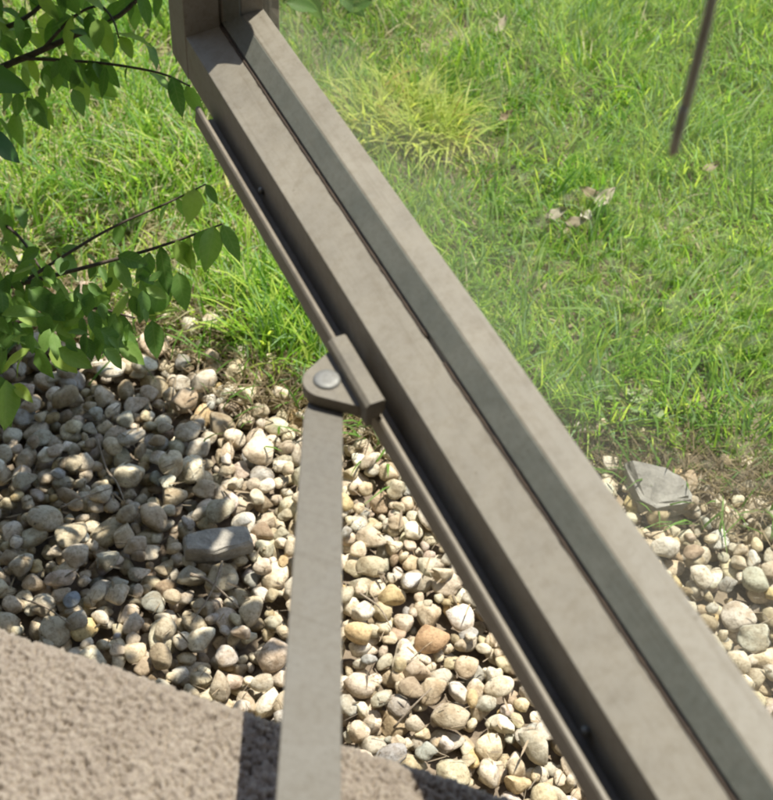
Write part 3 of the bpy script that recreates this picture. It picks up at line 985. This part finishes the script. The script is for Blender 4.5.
for k in range(28):                     # drooping spray under the upper branch
    x = rl.uniform(-20, 110)
    put_leaf(x, rl.uniform(52, 118 - 0.35 * max(x, 0)), rl.uniform(28, 46), rl.gauss(72, 20), 1.42 + rl.uniform(-0.05, 0.05))
for k in range(52):
    put_leaf(rl.uniform(-30, 160), rl.uniform(-40, 44), rl.uniform(34, 50), rl.gauss(70, 45), 1.42 + rl.uniform(-0.06, 0.06))
# the rest of the crown, above and beside the picture
CV, CF, CC, off = [], [], [], 0
LV = [np.array([v.co[:] for v in q.vertices]) for q in LM]
LF = np.array([p.vertices[:] for p in LM[0].polygons])
rc = random.Random(5)
cnt = 0
SUNV = Vector((cos(SUN_AZ) * cos(SUN_EL), sin(SUN_AZ) * cos(SUN_EL), sin(SUN_EL))) / sin(SUN_EL)
while cnt < 950:
    if rc.random() < 0.85:              # boughs leaning over the pebbles towards the house
        gy = rc.uniform(0.30, 0.98)
        gx = rc.uniform(-1.0, -0.62 + (0.95 - gy) * 0.95)
        c = Vector((gx, gy, GZ)) + SUNV * rc.uniform(0.42, 0.98)
        if (math.sin(gx * 19 + 1) * math.sin(gy * 17 + gx * 9) > 0.72):
            continue
    else:
        c = Vector((rc.gauss(-1.05, 0.2), rc.gauss(1.16, 0.17), rc.gauss(0.0, 0.22)))
    if c.z < -0.6 or c.z > 0.45 or c.y > 1.6:
        continue
    px, py, k = proj(c)
    if px > -45 and py > (-60 if px < 120 else -130):
        continue
    cnt += 1
    for _ in range(2):
        m_ = np.array(leaf_matrix(c + Vector((rc.gauss(0, 0.02), rc.gauss(0, 0.02), rc.gauss(0, 0.02))), Vector((rc.gauss(0, 1), rc.gauss(0, 1), rc.gauss(-0.5, 0.4))), Vector((rc.gauss(0, 0.4), rc.gauss(0, 0.4), 1)), rc.uniform(0.035, 0.058)))
        q = LV[rc.randrange(6)]
        CV.append(q @ m_[:3, :3].T + m_[:3, 3] - np.array(SB))
        CF.append(LF + off)
        off += len(q)
        g = rc.random()
        CC.append(np.repeat([[0.05 + 0.05 * g, 0.13 + 0.08 * g, 0.03 + 0.02 * g]], len(q), 0))
o = np_mesh('crown', np.concatenate(CV), np.concatenate(CF), foliage_mat('crown_leaf', 'attr', 0.4, 0.38), shrub, True, np.concatenate(CC))
o['kind'] = 'stuff'

# ------------------------------------------------------------------ dead leaves and weeds on the lawn
DM = [leaf_mesh('dry_leaf', 0.26, 0.3, -0.3, 'dry_leaf', 40 + k, 0.13) for k in range(4)]
for x, y, s, a, lab in ((545, 217, 0.034, 10, 'curled pale dead leaf at the open end of the leaf litter on the lawn'), (565, 222, 0.036, -20, 'pale dead leaf lying in the middle of the leaf litter'),
                        (582, 213, 0.034, -60, 'dead leaf bridging the leaf litter on the lawn'), (594, 207, 0.040, 40, 'brown crumpled dead leaf at the thick end of the leaf litter'),
                        (600, 198, 0.036, 170, 'dark brown dead leaf on top of the leaf litter'), (497, 34, 0.038, 60, 'dark curled dead leaf alone in the far lawn'),
                        (499, 120, 0.026, 30, 'small single dead leaf in the lawn beside the glass'), (702, 170, 0.028, 10, 'small pale dead leaf in the lawn beside the lower end of the hanging cord')):
    p = onz(x, y, GZ + 0.055)
    tdir = Vector((cos(radians(a + 19)), sin(radians(a + 19)), 0.25))
    o = bpy.data.objects.new('dry_leaf', random.choice(DM))
    C.objects.link(o)
    o.matrix_world = leaf_matrix(Vector((p.x, p.y, GZ + 0.055)), tdir, Vector((random.uniform(-0.4, 0.4), -0.5, 0.8)), s)
    tag(o, lab, 'dead leaf', 'dead leaves on the lawn')
WM = [leaf_mesh('leaf', 0.16, 0.3, 0.5, 'pale_leaf', 60 + k, 0.05) for k in range(3)]
for x, y, lab in ((588, 404, 'pale broad leaved weed in the lawn edge beside the sash'), (648, 412, 'pale broad leaved weed above the angular grey rock')):
    p = onz(x, y, GZ + 0.02)
    wd = empty('broadleaf_weed', (p.x, p.y, GZ + 0.022))
    tag(wd, lab, 'weed', 'weeds along the lawn edge')
    for k in range(7):
        a = 2 * pi * k / 7 + random.uniform(-0.4, 0.4)
        o = bpy.data.objects.new('leaf', random.choice(WM))
        C.objects.link(o)
        o.parent = wd
        o.matrix_basis = leaf_matrix(Vector((0, 0, 0.004)), Vector((cos(a), sin(a), random.uniform(0.5, 1.3))), Vector((0, 0, 1)), random.uniform(0.026, 0.046))

# ------------------------------------------------------------------ dark cord hanging in front of the pane
d = ray(676.5, 139)
bn = Vector((cos(radians(45)), sin(radians(45)), 0))
tt = ((SO - CAM).dot(bn) + 0.050) / d.dot(bn)
p = CAM + d * tt                         # lower end, just inside the glass
top = TOP - 0.030
ck = empty('hanging_cord', p)
tag(ck, 'dull olive grey cord hanging straight down in front of the glass', 'cord')
bm = bmesh.new()
n = 40
tube(bm, [(0.0006 * math.sin(k * 0.9), 0.0006 * cos(k * 0.7), (top - p.z) * k / n) for k in range(n + 1)], [0.0017 * random.uniform(0.92, 1.1) for _ in range(n + 1)], 8, 0.05)
build('cord_strand', bm, M['stake'], ck, True)
bm = bmesh.new()
tube(bm, [(0, 0, -0.006), (0, 0, -0.005), (0, 0, 0.004), (0, 0, 0.010), (0, 0, 0.012)], [0.0010, 0.0016, 0.0018, 0.0018, 0.0016], 8, 0.05)
build('cord_end', bm, M['stake'], ck, True)
